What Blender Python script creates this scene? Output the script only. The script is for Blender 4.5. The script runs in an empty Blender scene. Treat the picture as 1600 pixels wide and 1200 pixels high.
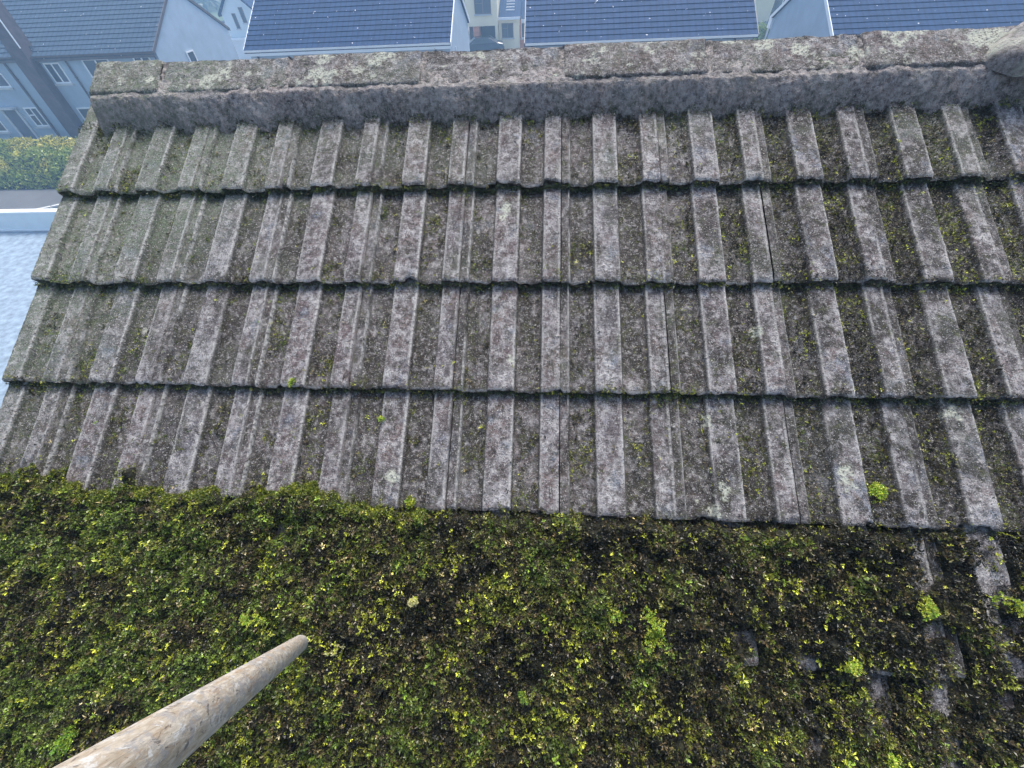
import bpy, math, random
import numpy as np
from mathutils import Vector, Matrix
PI = math.pi; R_ = math.radians
sc = bpy.context.scene; COL = sc.collection
rng = np.random.default_rng(7); random.seed(7)

# ------------------------------------------------------------------ camera
F = 645.07; CAM = np.array([-0.05306, -0.47399, 1.01936]); EUL = (0.740454, 0.0394816, 0.0586588)
cd = bpy.data.cameras.new('camera'); cam = bpy.data.objects.new('camera', cd); COL.objects.link(cam)
cam.location = CAM; cam.rotation_euler = EUL
cd.sensor_width = 36; cd.lens = F / 1600 * 36; cd.clip_start = 0.02; cd.clip_end = 3000
sc.camera = cam
# ------------------------------------------------------------------ sky, sun, exposure
SUN_EL, SUN_AZ = R_(64), R_(12)          # azimuth from +Y (over the ridge), negative = left
w = bpy.data.worlds.new('World'); sc.world = w; w.use_nodes = True
nt = w.node_tree; bg = nt.nodes['Background']; sky = nt.nodes.new('ShaderNodeTexSky')
sky.sky_type = 'NISHITA'; sky.sun_disc = False; sky.sun_elevation = SUN_EL; sky.sun_rotation = SUN_AZ
sky.air_density = 1.2; sky.dust_density = 4.5; sky.ozone_density = .6
nt.links.new(sky.outputs[0], bg.inputs[0]); bg.inputs[1].default_value = 0.15
sl = bpy.data.lights.new('sun', 'SUN'); sl.energy = 3.0; sl.angle = R_(26); sl.color = (1, .965, .93)
so = bpy.data.objects.new('sun', sl); COL.objects.link(so); so.location = (0, 0, 30)
sd = Vector((math.sin(SUN_AZ)*math.cos(SUN_EL), math.cos(SUN_AZ)*math.cos(SUN_EL), math.sin(SUN_EL)))
so.rotation_euler = sd.to_track_quat('Z', 'Y').to_euler()
sc.view_settings.view_transform = 'Standard'; sc.view_settings.look = 'None'
sc.view_settings.gamma = 1; sc.view_settings.exposure = 0.72
sc.cycles.volume_bounces = 1; sc.cycles.max_bounces = 6

# ------------------------------------------------------------------ roof frame
G = 0.326186; PIT = 0.534461; W = 0.30
cp, sp = math.cos(PIT), math.sin(PIT)
RM = np.array(Matrix.Rotation(EUL[2], 3, 'Z') @ Matrix.Rotation(EUL[1], 3, 'Y') @ Matrix.Rotation(EUL[0], 3, 'X'))
def RW(x, s, h):
    """roof coordinates (along the ridge, down the slope, above the plane) -> world"""
    x, s, h = np.broadcast_arrays(np.asarray(x, float), s, h)
    return np.stack([x, (4*G - s)*cp - h*sp, (4*G - s)*sp + h*cp], -1)
def at(px, py, h=0.0):
    """spot of the photo -> roof coordinates at height h over the roof plane"""
    r = RM @ np.array([(px-800)/F, (600-py)/F, -1]); n = np.array([0, -sp, cp])
    t = (h - CAM @ n)/(r @ n); q = CAM + r*t - n*h
    return q[0], 4*G - math.copysign(math.hypot(q[1], q[2]), q[1])

# ------------------------------------------------------------------ noise
def _h(ix, iy, seed):
    n = (ix.astype(np.int64)*374761393 + iy.astype(np.int64)*668265263 + seed*974634777) & 0xffffffff
    n = ((n ^ (n >> 13))*1274126177) & 0xffffffff
    return ((n ^ (n >> 16)) & 0xffffff)/float(0xffffff)
def vn(x, y, size, seed=0):
    x = np.asarray(x, float)/size; y = np.asarray(y, float)/size
    x, y = np.broadcast_arrays(x, y)
    ix, iy = np.floor(x), np.floor(y); fx, fy = x-ix, y-iy
    fx = fx*fx*(3-2*fx); fy = fy*fy*(3-2*fy); ix = ix.astype(np.int64); iy = iy.astype(np.int64)
    a = _h(ix, iy, seed); b = _h(ix+1, iy, seed); c = _h(ix, iy+1, seed); d = _h(ix+1, iy+1, seed)
    return (a*(1-fx)+b*fx)*(1-fy) + (c*(1-fx)+d*fx)*fy
def fbm(x, y, size, seed=0, o=4):
    t = 0; a = 1; s = 0
    for k in range(o):
        t = t + a*vn(x, y, size/2**k, seed+k*17); s += a; a *= .55
    return t/s
def sstep(a, b, x): t = np.clip((x-a)/(b-a), 0, 1); return t*t*(3-2*t)

# ------------------------------------------------------------------ materials
def nmat(name, build):
    m = bpy.data.materials.new(name); m.use_nodes = True; t = m.node_tree
    b = t.nodes['Principled BSDF']; build(t, b, lambda ty, **k: _nn(t, ty, **k)); return m
def _nn(t, ty, **k):
    n = t.nodes.new(ty)
    for a, v in k.items():
        if a.startswith('i_'):
            key = a[2:]; key = int(key) if key.isdigit() else key.replace('_', ' ')
            if isinstance(v, bpy.types.NodeSocket): t.links.new(v, n.inputs[key])
            else: n.inputs[key].default_value = v
        else: setattr(n, a, v)
    return n
def c4(c): return (c[0], c[1], c[2], 1)
def noise(N, vec, scale, detail=4, rough=.6, dist=0):
    return N('ShaderNodeTexNoise', i_Vector=vec, i_Scale=scale, i_Detail=detail, i_Roughness=rough, i_Distortion=dist).outputs['Fac']
def ramp(N, fac, a, b):
    return N('ShaderNodeMapRange', i_0=fac, i_1=a, i_2=b, clamp=True).outputs[0]
def mix(N, f, a, b, mode='MIX'):
    n = N('ShaderNodeMix', data_type='RGBA', blend_type=mode)
    t = n.id_data
    for i, v in ((0, f), (6, a), (7, b)):
        if isinstance(v, bpy.types.NodeSocket): t.links.new(v, n.inputs[i])
        else: n.inputs[i].default_value = v if i == 0 else c4(v)
    return n.outputs[2]
def mul(N, a, b, op='MULTIPLY'): return N('ShaderNodeMath', operation=op, i_0=a, i_1=b).outputs[0]

def simple(name, col, rough=.7, var=.18, scale=4, bump=0, bscale=40, metal=0, spots=None):
    def bld(t, b, N):
        co = N('ShaderNodeTexCoord').outputs['Object']
        f = noise(N, co, scale, 5)
        c = mix(N, ramp(N, f, .3, .7), [x*(1-var) for x in col], [min(1, x*(1+var)) for x in col])
        if spots:
            g = ramp(N, noise(N, co, spots[1], 3), spots[2], spots[2]+.03); c = mix(N, g, c, spots[0])
        t.links.new(c, b.inputs['Base Color']); b.inputs['Roughness'].default_value = rough
        b.inputs['Metallic'].default_value = metal
        if bump:
            bp = N('ShaderNodeBump', i_Height=noise(N, co, bscale, 4), i_Strength=.6, i_Distance=bump)
            t.links.new(bp.outputs[0], b.inputs['Normal'])
    return nmat(name, bld)

def tile_build(t, b, N, mortar=False):
    co = N('ShaderNodeTexCoord').outputs['Object']
    at_ = lambda n: N('ShaderNodeAttribute', attribute_name=n).outputs['Fac']
    dirt_shade, algae, tint, lich, edge_glint = at_('dirt_shade'), at_('algae'), at_('tint'), at_('lichen'), at_('edge_glint')
    st = N('ShaderNodeMapping', i_Vector=co, i_Scale=(1, .7, .7)).outputs[0]
    big = noise(N, co, 5, 4); mid = noise(N, st, 30, 6, .72); m2 = noise(N, co, 75, 5, .75); fine = noise(N, co, 150, 4, .8); grit = noise(N, co, 330, 3, .85)
    c = mix(N, tint, (.158, .104, .108), (.150, .156, .180))
    c = mix(N, ramp(N, big, .44, .60), c, (.200, .148, .142))
    c = mix(N, mul(N, ramp(N, mid, .45, .54), .70), c, (.50, .475, .485))
    c = mix(N, mul(N, ramp(N, noise(N, co, 17, 7, .8), .545, .59), .8), c, (.62, .60, .59))          # pale weathering
    c = mix(N, mul(N, ramp(N, noise(N, co, 13, 5, .75), .55, .64), .75), c, (.085, .045, .045))   # reddish dark blotches
    c = mix(N, mul(N, ramp(N, noise(N, co, 8, 5, .75), .56, .63), .7), c, (.14, .18, .25))       # blue-grey slurry patches
    c = mix(N, mul(N, ramp(N, m2, .52, .60), .50), c, (.55, .54, .52))
    c = mix(N, mul(N, ramp(N, m2, .49, .41), .65), c, (.050, .044, .038))          # dark pits
    c = mix(N, mul(N, dirt_shade, ramp(N, m2, .66, .50)), c, (.032, .026, .022))
    c = mix(N, mul(N, ramp(N, noise(N, co, 30, 6, .8), .54, .62), mul(N, dirt_shade, .9)), c, (.070, .078, .020))
    c = mix(N, mul(N, ramp(N, noise(N, co, 22, 6, .85), .55, .61), .7), c, (.040, .030, .026))
    c = mix(N, mul(N, mul(N, algae, ramp(N, m2, .68, .40)), .72), c, (.19, .25, .16))
    c = mix(N, mul(N, ramp(N, fine, .55, .60), .90), c, (.016, .015, .012))
    c = mix(N, mul(N, edge_glint, ramp(N, m2, .60, .45)), c, (.58, .57, .55))            # bright edge highlights painted in pale
    c = mix(N, mul(N, ramp(N, noise(N, co, 170, 3, .8), .60, .64), .8), c, (.62, .61, .58))   # pale grains
    c = mix(N, mul(N, ramp(N, grit, .63, .66), .9), c, (.85, .86, .84))
    if mortar: c = mix(N, mul(N, ramp(N, m2, .35, .60), .62), c, (.50, .44, .41))
    c = mix(N, mul(N, lich, ramp(N, fine, .60, .50)), c, (.56, .58, .48))
    t.links.new(c, b.inputs['Base Color']); b.inputs['Roughness'].default_value = .75
    h = mul(N, mul(N, fine, .8), mul(N, m2, 1.1), 'ADD')
    bp = N('ShaderNodeBump', i_Height=h, i_Strength=1.0, i_Distance=.010)
    t.links.new(bp.outputs[0], b.inputs['Normal'])
M = {}
M['tile'] = nmat('weathered_concrete_tile', tile_build)
def moss_build(t, b, N):
    a = N('ShaderNodeAttribute', attribute_name='col').outputs['Color']
    t.links.new(a, b.inputs['Base Color']); b.inputs['Roughness'].default_value = .36
    b.inputs['Specular IOR Level'].default_value = .6
    tr = N('ShaderNodeBsdfTranslucent', i_Color=a); mx = N('ShaderNodeMixShader', i_0=.22, i_1=b.outputs[0], i_2=tr.outputs[0])
    t.links.new(mx.outputs[0], t.nodes['Material Output'].inputs['Surface'])
M['moss'] = nmat('moss_leaves', moss_build)
M['moss_base'] = simple('moss_soil', (.010, .011, .004), .9, .5, 60, .01, 150)
M['mortar'] = nmat('ridge_mortar', lambda t, b, N: tile_build(t, b, N, True))
def wood_build(t, b, N):
    co = N('ShaderNodeTexCoord').outputs['Object']
    st = N('ShaderNodeMapping', i_Vector=co, i_Scale=(1, 1, .16)).outputs[0]
    s2 = N('ShaderNodeMapping', i_Vector=co, i_Scale=(1, 1, .45)).outputs[0]
    g = noise(N, st, 260, 5, .65, .6)
    c = mix(N, ramp(N, g, .38, .62), (.38, .305, .22), (.60, .54, .45))
    c = mix(N, mul(N, ramp(N, noise(N, s2, 60, 6, .78, .8), .50, .56), .7), c, (.33, .325, .33))
    c = mix(N, mul(N, ramp(N, noise(N, s2, 130, 6, .75, 1.0), .57, .62), .85), c, (.13, .11, .10))
    c = mix(N, mul(N, ramp(N, noise(N, s2, 110, 5, .75, .4), .57, .62), .8), c, (.66, .65, .62))
    c = mix(N, mul(N, ramp(N, noise(N, st, 150, 3, .6), .58, .66), .5), c, (.36, .22, .11))
    z = N('ShaderNodeSeparateXYZ', i_0=co).outputs[2]
    c = mix(N, mul(N, ramp(N, z, .10, .0), .6), c, (.50, .53, .55))
    t.links.new(c, b.inputs['Base Color']); b.inputs['Roughness'].default_value = .6
    bp = N('ShaderNodeBump', i_Height=g, i_Strength=.5, i_Distance=.0015); t.links.new(bp.outputs[0], b.inputs['Normal'])
M['wood'] = nmat('worn_wood', wood_build)
def roof2(name, ca, cb, cell=.3):
    def bld(t, b, N):
        co = N('ShaderNodeTexCoord').outputs['Object']
        f = noise(N, co, 2.2, 6, .7)
        c = mix(N, ramp(N, f, .3, .7), ca, cb)
        wv = N('ShaderNodeTexWave', wave_type='BANDS', bands_direction='X', i_Vector=co, i_Scale=1/cell*.314, i_Distortion=.6).outputs['Fac']
        c = mix(N, mul(N, ramp(N, wv, .35, .0), .5), c, [x*.5 for x in ca])
        c = mix(N, mul(N, ramp(N, noise(N, co, 12, 4, .7), .56, .68), .45), c, [x*2.0 for x in cb])
        c = mix(N, ramp(N, noise(N, co, 5.5, 2, .5), .735, .75), c, (.7, .7, .7))
        t.links.new(c, b.inputs['Base Color']); b.inputs['Roughness'].default_value = .8; b.inputs['Specular IOR Level'].default_value = .2
    return nmat(name, bld)
M['slate'] = roof2('dark_interlocking_tiles', (.007, .026, .072), (.016, .050, .130))
M['slate_old'] = roof2('old_grey_tiles', (.035, .062, .10), (.055, .088, .13))
M['render'] = simple('grey_render', (.36, .44, .52), .85, .10, 1.5, .01, 60)  # blue cast of shade and glare put into the wall colour
M['render_pale'] = simple('pale_dash', (.42, .50, .58), .85, .08, 1.2, .01, 60)  # same bluish shade and glare carried in the colour
M['cream'] = simple('cream_render', (.97, .82, .56), .8, .05, 1)
M['pink'] = simple('pinkish_brick', (.72, .30, .17), .8, .2, 3)
M['white'] = simple('white_upvc', (.82, .84, .85), .35, .04, 2)
M['whitewall'] = simple('white_painted_wall', (.72, .78, .78), .6, .06, 1.5)
M['dark'] = simple('dark_plastic', (.05, .06, .075), .4, .2, 5)
M['gutterb'] = simple('brown_gutter', (.10, .085, .085), .5, .2, 4)
M['stack'] = simple('dark_stack_render', (.105, .082, .085), .8, .3, 2.5)
M['glass'] = simple('window_glass', (.06, .08, .10), .06, .2, .8)
M['curtain'] = simple('net_curtain', (.45, .5, .52), .8, .1, 2)
M['sill'] = simple('stone_sill', (.55, .56, .56), .7, .08, 3)
M['wframe_d'] = simple('brown_window_frame', (.16, .13, .12), .5, .1, 3)
M['car'] = simple('dark_car_paint', (.035, .05, .06), .22, .1, 2)
M['carglass'] = simple('car_glass', (.08, .11, .13), .35, .1, 1)
M['tyre'] = simple('tyre_rubber', (.02, .02, .02), .8, .1, 5)
M['rim'] = simple('wheel_rim', (.4, .4, .42), .3, .1, 5, metal=.8)
M['door'] = simple('dark_door', (.10, .12, .16), .5, .1, 3)
M['ground'] = simple('ground_tarmac', (.17, .18, .185), .9, .22, .35, .02, 12)
M['yard'] = simple('rough_concrete', (.20, .26, .32), .9, .35, 3.5, .03, 9)  # bluish glare painted into the concrete colour
M['road'] = simple('road_asphalt', (.09, .095, .10), .9, .2, .5, .01, 20)
M['grass'] = simple('far_grass', (.07, .11, .04), .9, .3, .3)
M['kerb'] = simple('kerb_concrete', (.48, .49, .48), .85, .1, 2)
M['lead'] = simple('blue_grey_lead', (.20, .27, .38), .45, .25, 14, .004, 40)
M['bark'] = simple('bark', (.09, .07, .05), .9, .3, 8)
M['wallour'] = simple('our_wall_dash', (.35, .34, .32), .9, .15, 6, .01, 80)
M['deck'] = simple('roof_underlay', (.03, .028, .026), .95, .3, 10)

# ------------------------------------------------------------------ object helpers
def link(name, me, parent=None, loc=(0, 0, 0)):
    o = bpy.data.objects.new(name, me); COL.objects.link(o)
    if parent is not None: o.parent = parent
    o.location = loc; return o
def tag(o, label=None, cat=None, group=None, kind=None):
    if label: o['label'] = label
    if cat: o['category'] = cat
    if group: o['group'] = group
    if kind: o['kind'] = kind
    return o
def thing(name, label, cat, loc, group=None):
    return tag(link(name, None, None, loc), label, cat, group)
def wloc(p):
    v = Vector((0, 0, 0))
    while p is not None: v += p.location; p = p.parent
    return np.array(v)
def np_mesh(name, V, Q, mat, parent=None, origin=None, attrs=None, smooth=True):
    """V world verts (n,3), Q faces (m,k)"""
    org = np.array(origin if origin is not None else (0, 0, 0), float)
    me = bpy.data.meshes.new(name); V = np.asarray(V, float).reshape(-1, 3) - org
    Q = np.asarray(Q, np.int32); m, k = Q.shape
    me.vertices.add(len(V)); me.vertices.foreach_set('co', V.astype(np.float32).ravel())
    me.loops.add(m*k); me.loops.foreach_set('vertex_index', Q.ravel())
    me.polygons.add(m); me.polygons.foreach_set('loop_start', np.arange(0, m*k, k, dtype=np.int32))
    me.polygons.foreach_set('use_smooth', np.full(m, smooth))
    me.update(calc_edges=True); me.materials.append(mat)
    for n, a in (attrs or {}).items():
        a = np.asarray(a, np.float32)
        if a.ndim == 1:
            d = me.attributes.new(n, 'FLOAT', 'POINT'); d.data.foreach_set('value', a)
        else:
            d = me.attributes.new(n, 'FLOAT_COLOR', 'POINT')
            d.data.foreach_set('color', np.concatenate([a, np.ones((len(a), 1), np.float32)], 1).ravel())
    return link(name, me, parent, tuple(org - wloc(parent)))
def grid_faces(nu, nv, base=0):
    i, j = np.meshgrid(np.arange(nu-1), np.arange(nv-1), indexing='ij')
    a = (base + i*nv + j).ravel(); return np.stack([a, a+nv, a+nv+1, a+1], 1)
class MB:
    def __init__(s): s.v = []; s.f = []
    def poly(s, pts):
        n = len(s.v); s.v += [tuple(map(float, p)) for p in pts]; s.f.append(tuple(range(n, n+len(pts))))
    def box(s, a, b, bev=0):
        (x0, y0, z0), (x1, y1, z1) = [(min(p, q)) for p, q in zip(a, b)], [(max(p, q)) for p, q in zip(a, b)]
        n = len(s.v)
        s.v += [(x0, y0, z0), (x1, y0, z0), (x1, y1, z0), (x0, y1, z0), (x0, y0, z1), (x1, y0, z1), (x1, y1, z1), (x0, y1, z1)]
        for q in ((0, 3, 2, 1), (4, 5, 6, 7), (0, 1, 5, 4), (1, 2, 6, 5), (2, 3, 7, 6), (3, 0, 4, 7)): s.f.append(tuple(n+i for i in q))
        return s
    def prism(s, prof, axis, lo, hi):
        """closed profile (2-D) extruded along an axis: axis 'x' -> (y,z) profile, 'y' -> (x,z)"""
        n = len(s.v); k = len(prof)
        for t in (lo, hi):
            for (p, q) in prof: s.v.append({'x': (t, p, q), 'y': (p, t, q), 'z': (p, q, t)}[axis])
        for i in range(k):
            j = (i+1) % k; s.f.append((n+i, n+j, n+k+j, n+k+i))
        s.f.append(tuple(n+i for i in reversed(range(k)))); s.f.append(tuple(n+k+i for i in range(k)))
        return s
    def tube(s, a, b, r, r2=None, n=12, cap=True):
        a, b = Vector(a), Vector(b); r2 = r if r2 is None else r2
        d = (b-a).normalized(); u = d.orthogonal().normalized(); v = d.cross(u); k = len(s.v)
        for p, rr in ((a, r), (b, r2)):
            for i in range(n):
                t = 2*PI*i/n; s.v.append(tuple(p + (u*math.cos(t)+v*math.sin(t))*rr))
        for i in range(n):
            j = (i+1) % n; s.f.append((k+i, k+j, k+n+j, k+n+i))
        if cap: s.f.append(tuple(k+i for i in reversed(range(n)))); s.f.append(tuple(k+n+i for i in range(n)))
        return s
    def build(s, name, mat, parent=None, origin=None, smooth=False):
        org = Vector(origin) if origin is not None else (Vector(wloc(parent)) if parent is not None else Vector((0, 0, 0)))
        me = bpy.data.meshes.new(name); me.from_pydata([tuple(Vector(p)-org) for p in s.v], [], s.f); me.update()
        me.materials.append(mat)
        if smooth:
            for p in me.polygons: p.use_smooth = True
        return link(name, me, parent, tuple(org - Vector(wloc(parent))))

# ================================================================== OUR HOUSE AND ITS ROOF
GZ = -7.7                                  # garden level
XL, XR = -5.62*W, 2.75                     # verge and far side
NC = 9                                     # courses
S_AP = -0.10; S_EV = NC*G + .30
AY, AZ = (4*G-S_AP)*cp, (4*G-S_AP)*sp      # apex line of the roof deck
house = thing('house', 'house under the mossy ribbed concrete tile roof that fills the picture', 'house', (0, AY, GZ))
wl = MB(); H0 = RW(0, S_EV-.35, -.12)
ye, ze = H0[1], H0[2]; yr = 2*AY-ye
wl.prism([(ye, GZ), (yr, GZ), (yr, ze), (AY, AZ-.16), (ye, ze)], 'x', XL+.10, XR+1.2)
wl.build('wall', M['wallour'], house)
dk = MB()
a, b_, c_, d_ = [tuple(p[1:]) for p in (RW(0, S_AP, -.085), RW(0, S_EV-.05, -.085), RW(0, S_EV-.05, -.135), RW(0, S_AP, -.135))]
dk.prism([a, b_, c_, d_], 'x', XL+.02, XR+1.3)
m_ = lambda p: (2*AY-p[0], p[1])
dk.prism([m_(d_), m_(c_), m_(b_), m_(a)], 'x', XL+.02, XR+1.3)
roof = dk.build('roof', M['deck'], house, origin=(0, AY, AZ-.1))

# tile cross-section over one tile: 0 = joint, 1 = next joint
def profile(a):
    r = lambda p, q, s: sstep(p-s, p, a)*(1-sstep(q, q+s, a))
    f = .030
    rib1 = r(.335, .565, f); ribL = 1-sstep(.075, .075+f, a); ribR = sstep(.83-f, .83, a)
    sh = .18*(r(.275, .34, .012) + r(.775, .84, .012))
    base = np.maximum.reduce([rib1, ribL*.90, ribR])
    dish = .06*np.sin(np.clip((a-.335)/.23, 0, 1)*PI)*0
    return .0185*np.maximum(base, sh) + dish
aa = np.concatenate([np.linspace(.006, .07, 6), np.linspace(.075, .115, 7), np.linspace(.125, .265, 10), np.linspace(.27, .345, 11),
                     np.linspace(.36, .555, 13), np.linspace(.563, .605, 7), np.linspace(.62, .765, 10), np.linspace(.772, .838, 10), np.linspace(.85, .996, 10)])
def edge_glint_of(a, X, S):  # highlights along rib edges, put into the tile colour
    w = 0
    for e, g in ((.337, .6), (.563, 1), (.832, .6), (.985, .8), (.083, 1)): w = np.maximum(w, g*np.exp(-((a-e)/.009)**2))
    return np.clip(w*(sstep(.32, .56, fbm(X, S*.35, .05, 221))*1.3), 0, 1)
LICH = []                                  # (x, s, radius, strength)
def lich_at(X, S, seed=5):
    t = np.zeros_like(X)
    n = .6*fbm(X, S, .035, seed, 4) + .4*fbm(X, S, .012, seed+3, 3)
    for (x, s, r, k) in LICH:
        d = np.hypot(X-x, S-s)/r; t = np.maximum(t, sstep(.0, .07, (n-.40-.22*d*d)*k))
    return t
for px, py, r, k in ((1135, 770, .032, 1), (1320, 745, .035, 1), (1115, 660, .025, .9), (785, 335, .02, 1), (788, 318, .02, 1), (1185, 515, .018, 1.2), (800, 560, .02, .6), (610, 740, .03, .5), (1500, 640, .03, .4), (210, 510, .014, 1), (1110, 790, .035, 1)):
    x, s = at(px, py); LICH.append((x, s, r, k))
def tile_surface(X, S, joint=True):
    """height of the tiles' upper face at roof position"""
    c = np.ceil(S/G); fr = 1-(c*G-S)/G
    off = np.where(c.astype(int) % 1 == 0, 0, 0)
    a = (X/W) % 1.0
    return profile(a) + .025*fr - .043
def tile_attrs(X, S, hp, tint):
    # dirt: grime in the pans, darker under noses, grime plus painted shade on rib flanks
    fr = (S/G) % 1.0
    d = .75*sstep(.002, .006, hp)*(1-sstep(.015, .019, hp)) + (1-sstep(.006, .018, hp))*(.42+.50*fbm(X, S, .06, 31)+.25*sstep(.2, 1.1, X)) + .55*(1-sstep(0, .13, fr))*fbm(X, S, .03, 33)
    d = d + .9*sstep(.52, .74, fbm(X, S, .11, 35))*sstep(-.4, 1.0, X)      # heavier grime to the right
    d = d + .55*sstep(.50, .66, fbm(X, S*.45, .05, 39)) - .3*sstep(.5, .7, fbm(X, S, .16, 37))
    d = d + .8*sstep(.56, .64, fbm(X, S, .035, 38))*(.4+.6*sstep(-.2, 1., X))
    d = np.clip(d, 0, 1)
    al = np.clip(sstep(-.55, -1.5, X + (S-.25)*.85)*1.15, 0, 1)*sstep(.2, .5, fbm(X, S, .2, 41)+.14)
    al = al + .35*sstep(.5, .7, fbm(X, S, .15, 43))*(1-sstep(.2, 1.6, S))
    return d, np.clip(al, 0, 1), tint
for c in range(NC):
    n_len = 74 if c < 7 else 20
    V = []; Q = []; AT = [[], [], [], [], []]; nb = 0
    for i in range(-6, 10):
        tr = rng.random(8)
        a = aa.copy()
        if i == -6: a = a[a > .38]
        s0 = c*G - .05; s1 = (c+1)*G + (tr[0]-.5)*.006
        t = np.linspace(0, 1, n_len); t = np.concatenate([t[:-3], [1-1.6/n_len, 1-.8/n_len, 1-.25/n_len, 1]])
        s = s0 + (s1-s0)*t
        A, S = np.meshgrid(a, s, indexing='ij'); X = (i+A)*W + (tr[1]-.5)*.003 + (S-s0)*(tr[2]-.5)*.008
        hp = profile(A); fr = (S-(c*G))/G
        hh = hp + .025*fr - .043 + (tr[3]-.5)*.004 + (A-.5)*(tr[4]-.5)*.004
        hh = hh + (fbm(X, S, .022, 3)-.5)*.0034 + (vn(X, S, .006, 9)-.5)*.0014
        hh = hh - .0028*(A < .075)                                        # side-lock strip sits lower
        # worn, rounded nose with chips
        dn = s1-S; chip = (fbm(X*1.0, S*0+c, .02, 11)-.5)*.012 + np.maximum(0, vn(X, S*0+c*3., .045, 13)-.80)*.06
        hh = hh - .006*np.exp(-np.maximum(dn-.001, 0)/.004)
        S2 = S - chip*np.exp(-np.maximum(dn, 0)/.03)
        d, al, ti = tile_attrs(X, S, hp, np.full(X.shape, min(1, max(0, tr[5]*.75 + .45*float(sstep(.1, .9, i*W+c*.12-.3))))))
        li = lich_at(X, S); we = np.maximum(edge_glint_of(A, X, S), .8*np.exp(-((dn-.004)/.003)**2)*sstep(.45, .6, fbm(X, S, .06, 223)))
        nu, nv = X.shape
        P = RW(X, S2, hh).reshape(-1, 3)
        # skirts: nose and both sides
        ed = np.array([k*nv+nv-1 for k in range(nu)]); el = np.arange(nv); er = (nu-1)*nv+np.arange(nv)
        allv = [P]; fs = [grid_faces(nu, nv)]; m = len(P); src = [np.arange(m)]
        for e, flip in ((ed, False), (el, True), (er, False)):
            q = P[e] + np.array([0, -sp, cp])*-.024
            if e is ed: q = q + np.array([0, cp, sp])*.004
            allv.append(q); k = len(e); i0 = np.arange(k-1)
            f = np.stack([e[i0], m+i0, m+i0+1, e[i0+1]], 1)
            fs.append(f); src.append(e); m += k
        P = np.concatenate(allv); fq = np.concatenate(fs); sr = np.concatenate(src)
        if i >= 8 and False: continue
        V.append(P); Q.append(fq+nb); nb += len(P)
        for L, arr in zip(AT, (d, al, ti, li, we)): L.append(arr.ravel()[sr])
    AT = [np.concatenate(x) for x in AT]
    # grime on the nose faces is already in 'dirt' through the source vertices
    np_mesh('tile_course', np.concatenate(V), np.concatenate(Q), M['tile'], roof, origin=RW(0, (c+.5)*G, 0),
            attrs=dict(dirt_shade=AT[0], algae=AT[1], tint=AT[2], lichen=AT[3], edge_glint=AT[4]))

# ------------------------------------------------------------------ ridge
RS_AP, RH = -.136, .040                      # apex of the ridge tiles in roof coordinates
RP = RW(0, RS_AP, RH); RY, RZ = RP[1], RP[2]
LEG = .142
LICH = []
for px, py, r, k in ((490, 130, .075, 1.3), (475, 145, .05, 1.2), (505, 118, .05, 1.2), (320, 130, .06, 1.3), (325, 165, .035, 1.2), (345, 120, .05, 1), (655, 142, .025, 1.3), (585, 95, .05, 1),
                     (620, 92, .05, 1.1), (1253, 75, .035, 1.8), (1345, 85, .028, 1.6), (1303, 100, .03, 1.3), (1325, 112, .02, 1.3), (1205, 68, .035, 1.3), (1225, 77, .02, 1.2), (985, 103, .016, 1.5),
                     (1020, 66, .05, 1.3), (1140, 62, .03, 1.5), (1420, 52, .07, 1.5), (1445, 45, .05, 1.4), (905, 72, .02, 1.3), (945, 80, .018, 1.3), (935, 88, .014, 1.4), (750, 85, .02, 1), (1195, 70, .03, 1.3),
                     (1560, 60, .07, 1.2), (1530, 70, .06, 1.0), (500, 95, .04, 1.0), (225, 130, .02, .8), (860, 120, .02, .9), (180, 130, .02, .9)):
    x, s = at(px, py, .055); LICH.append((x, s, r, k))
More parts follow.
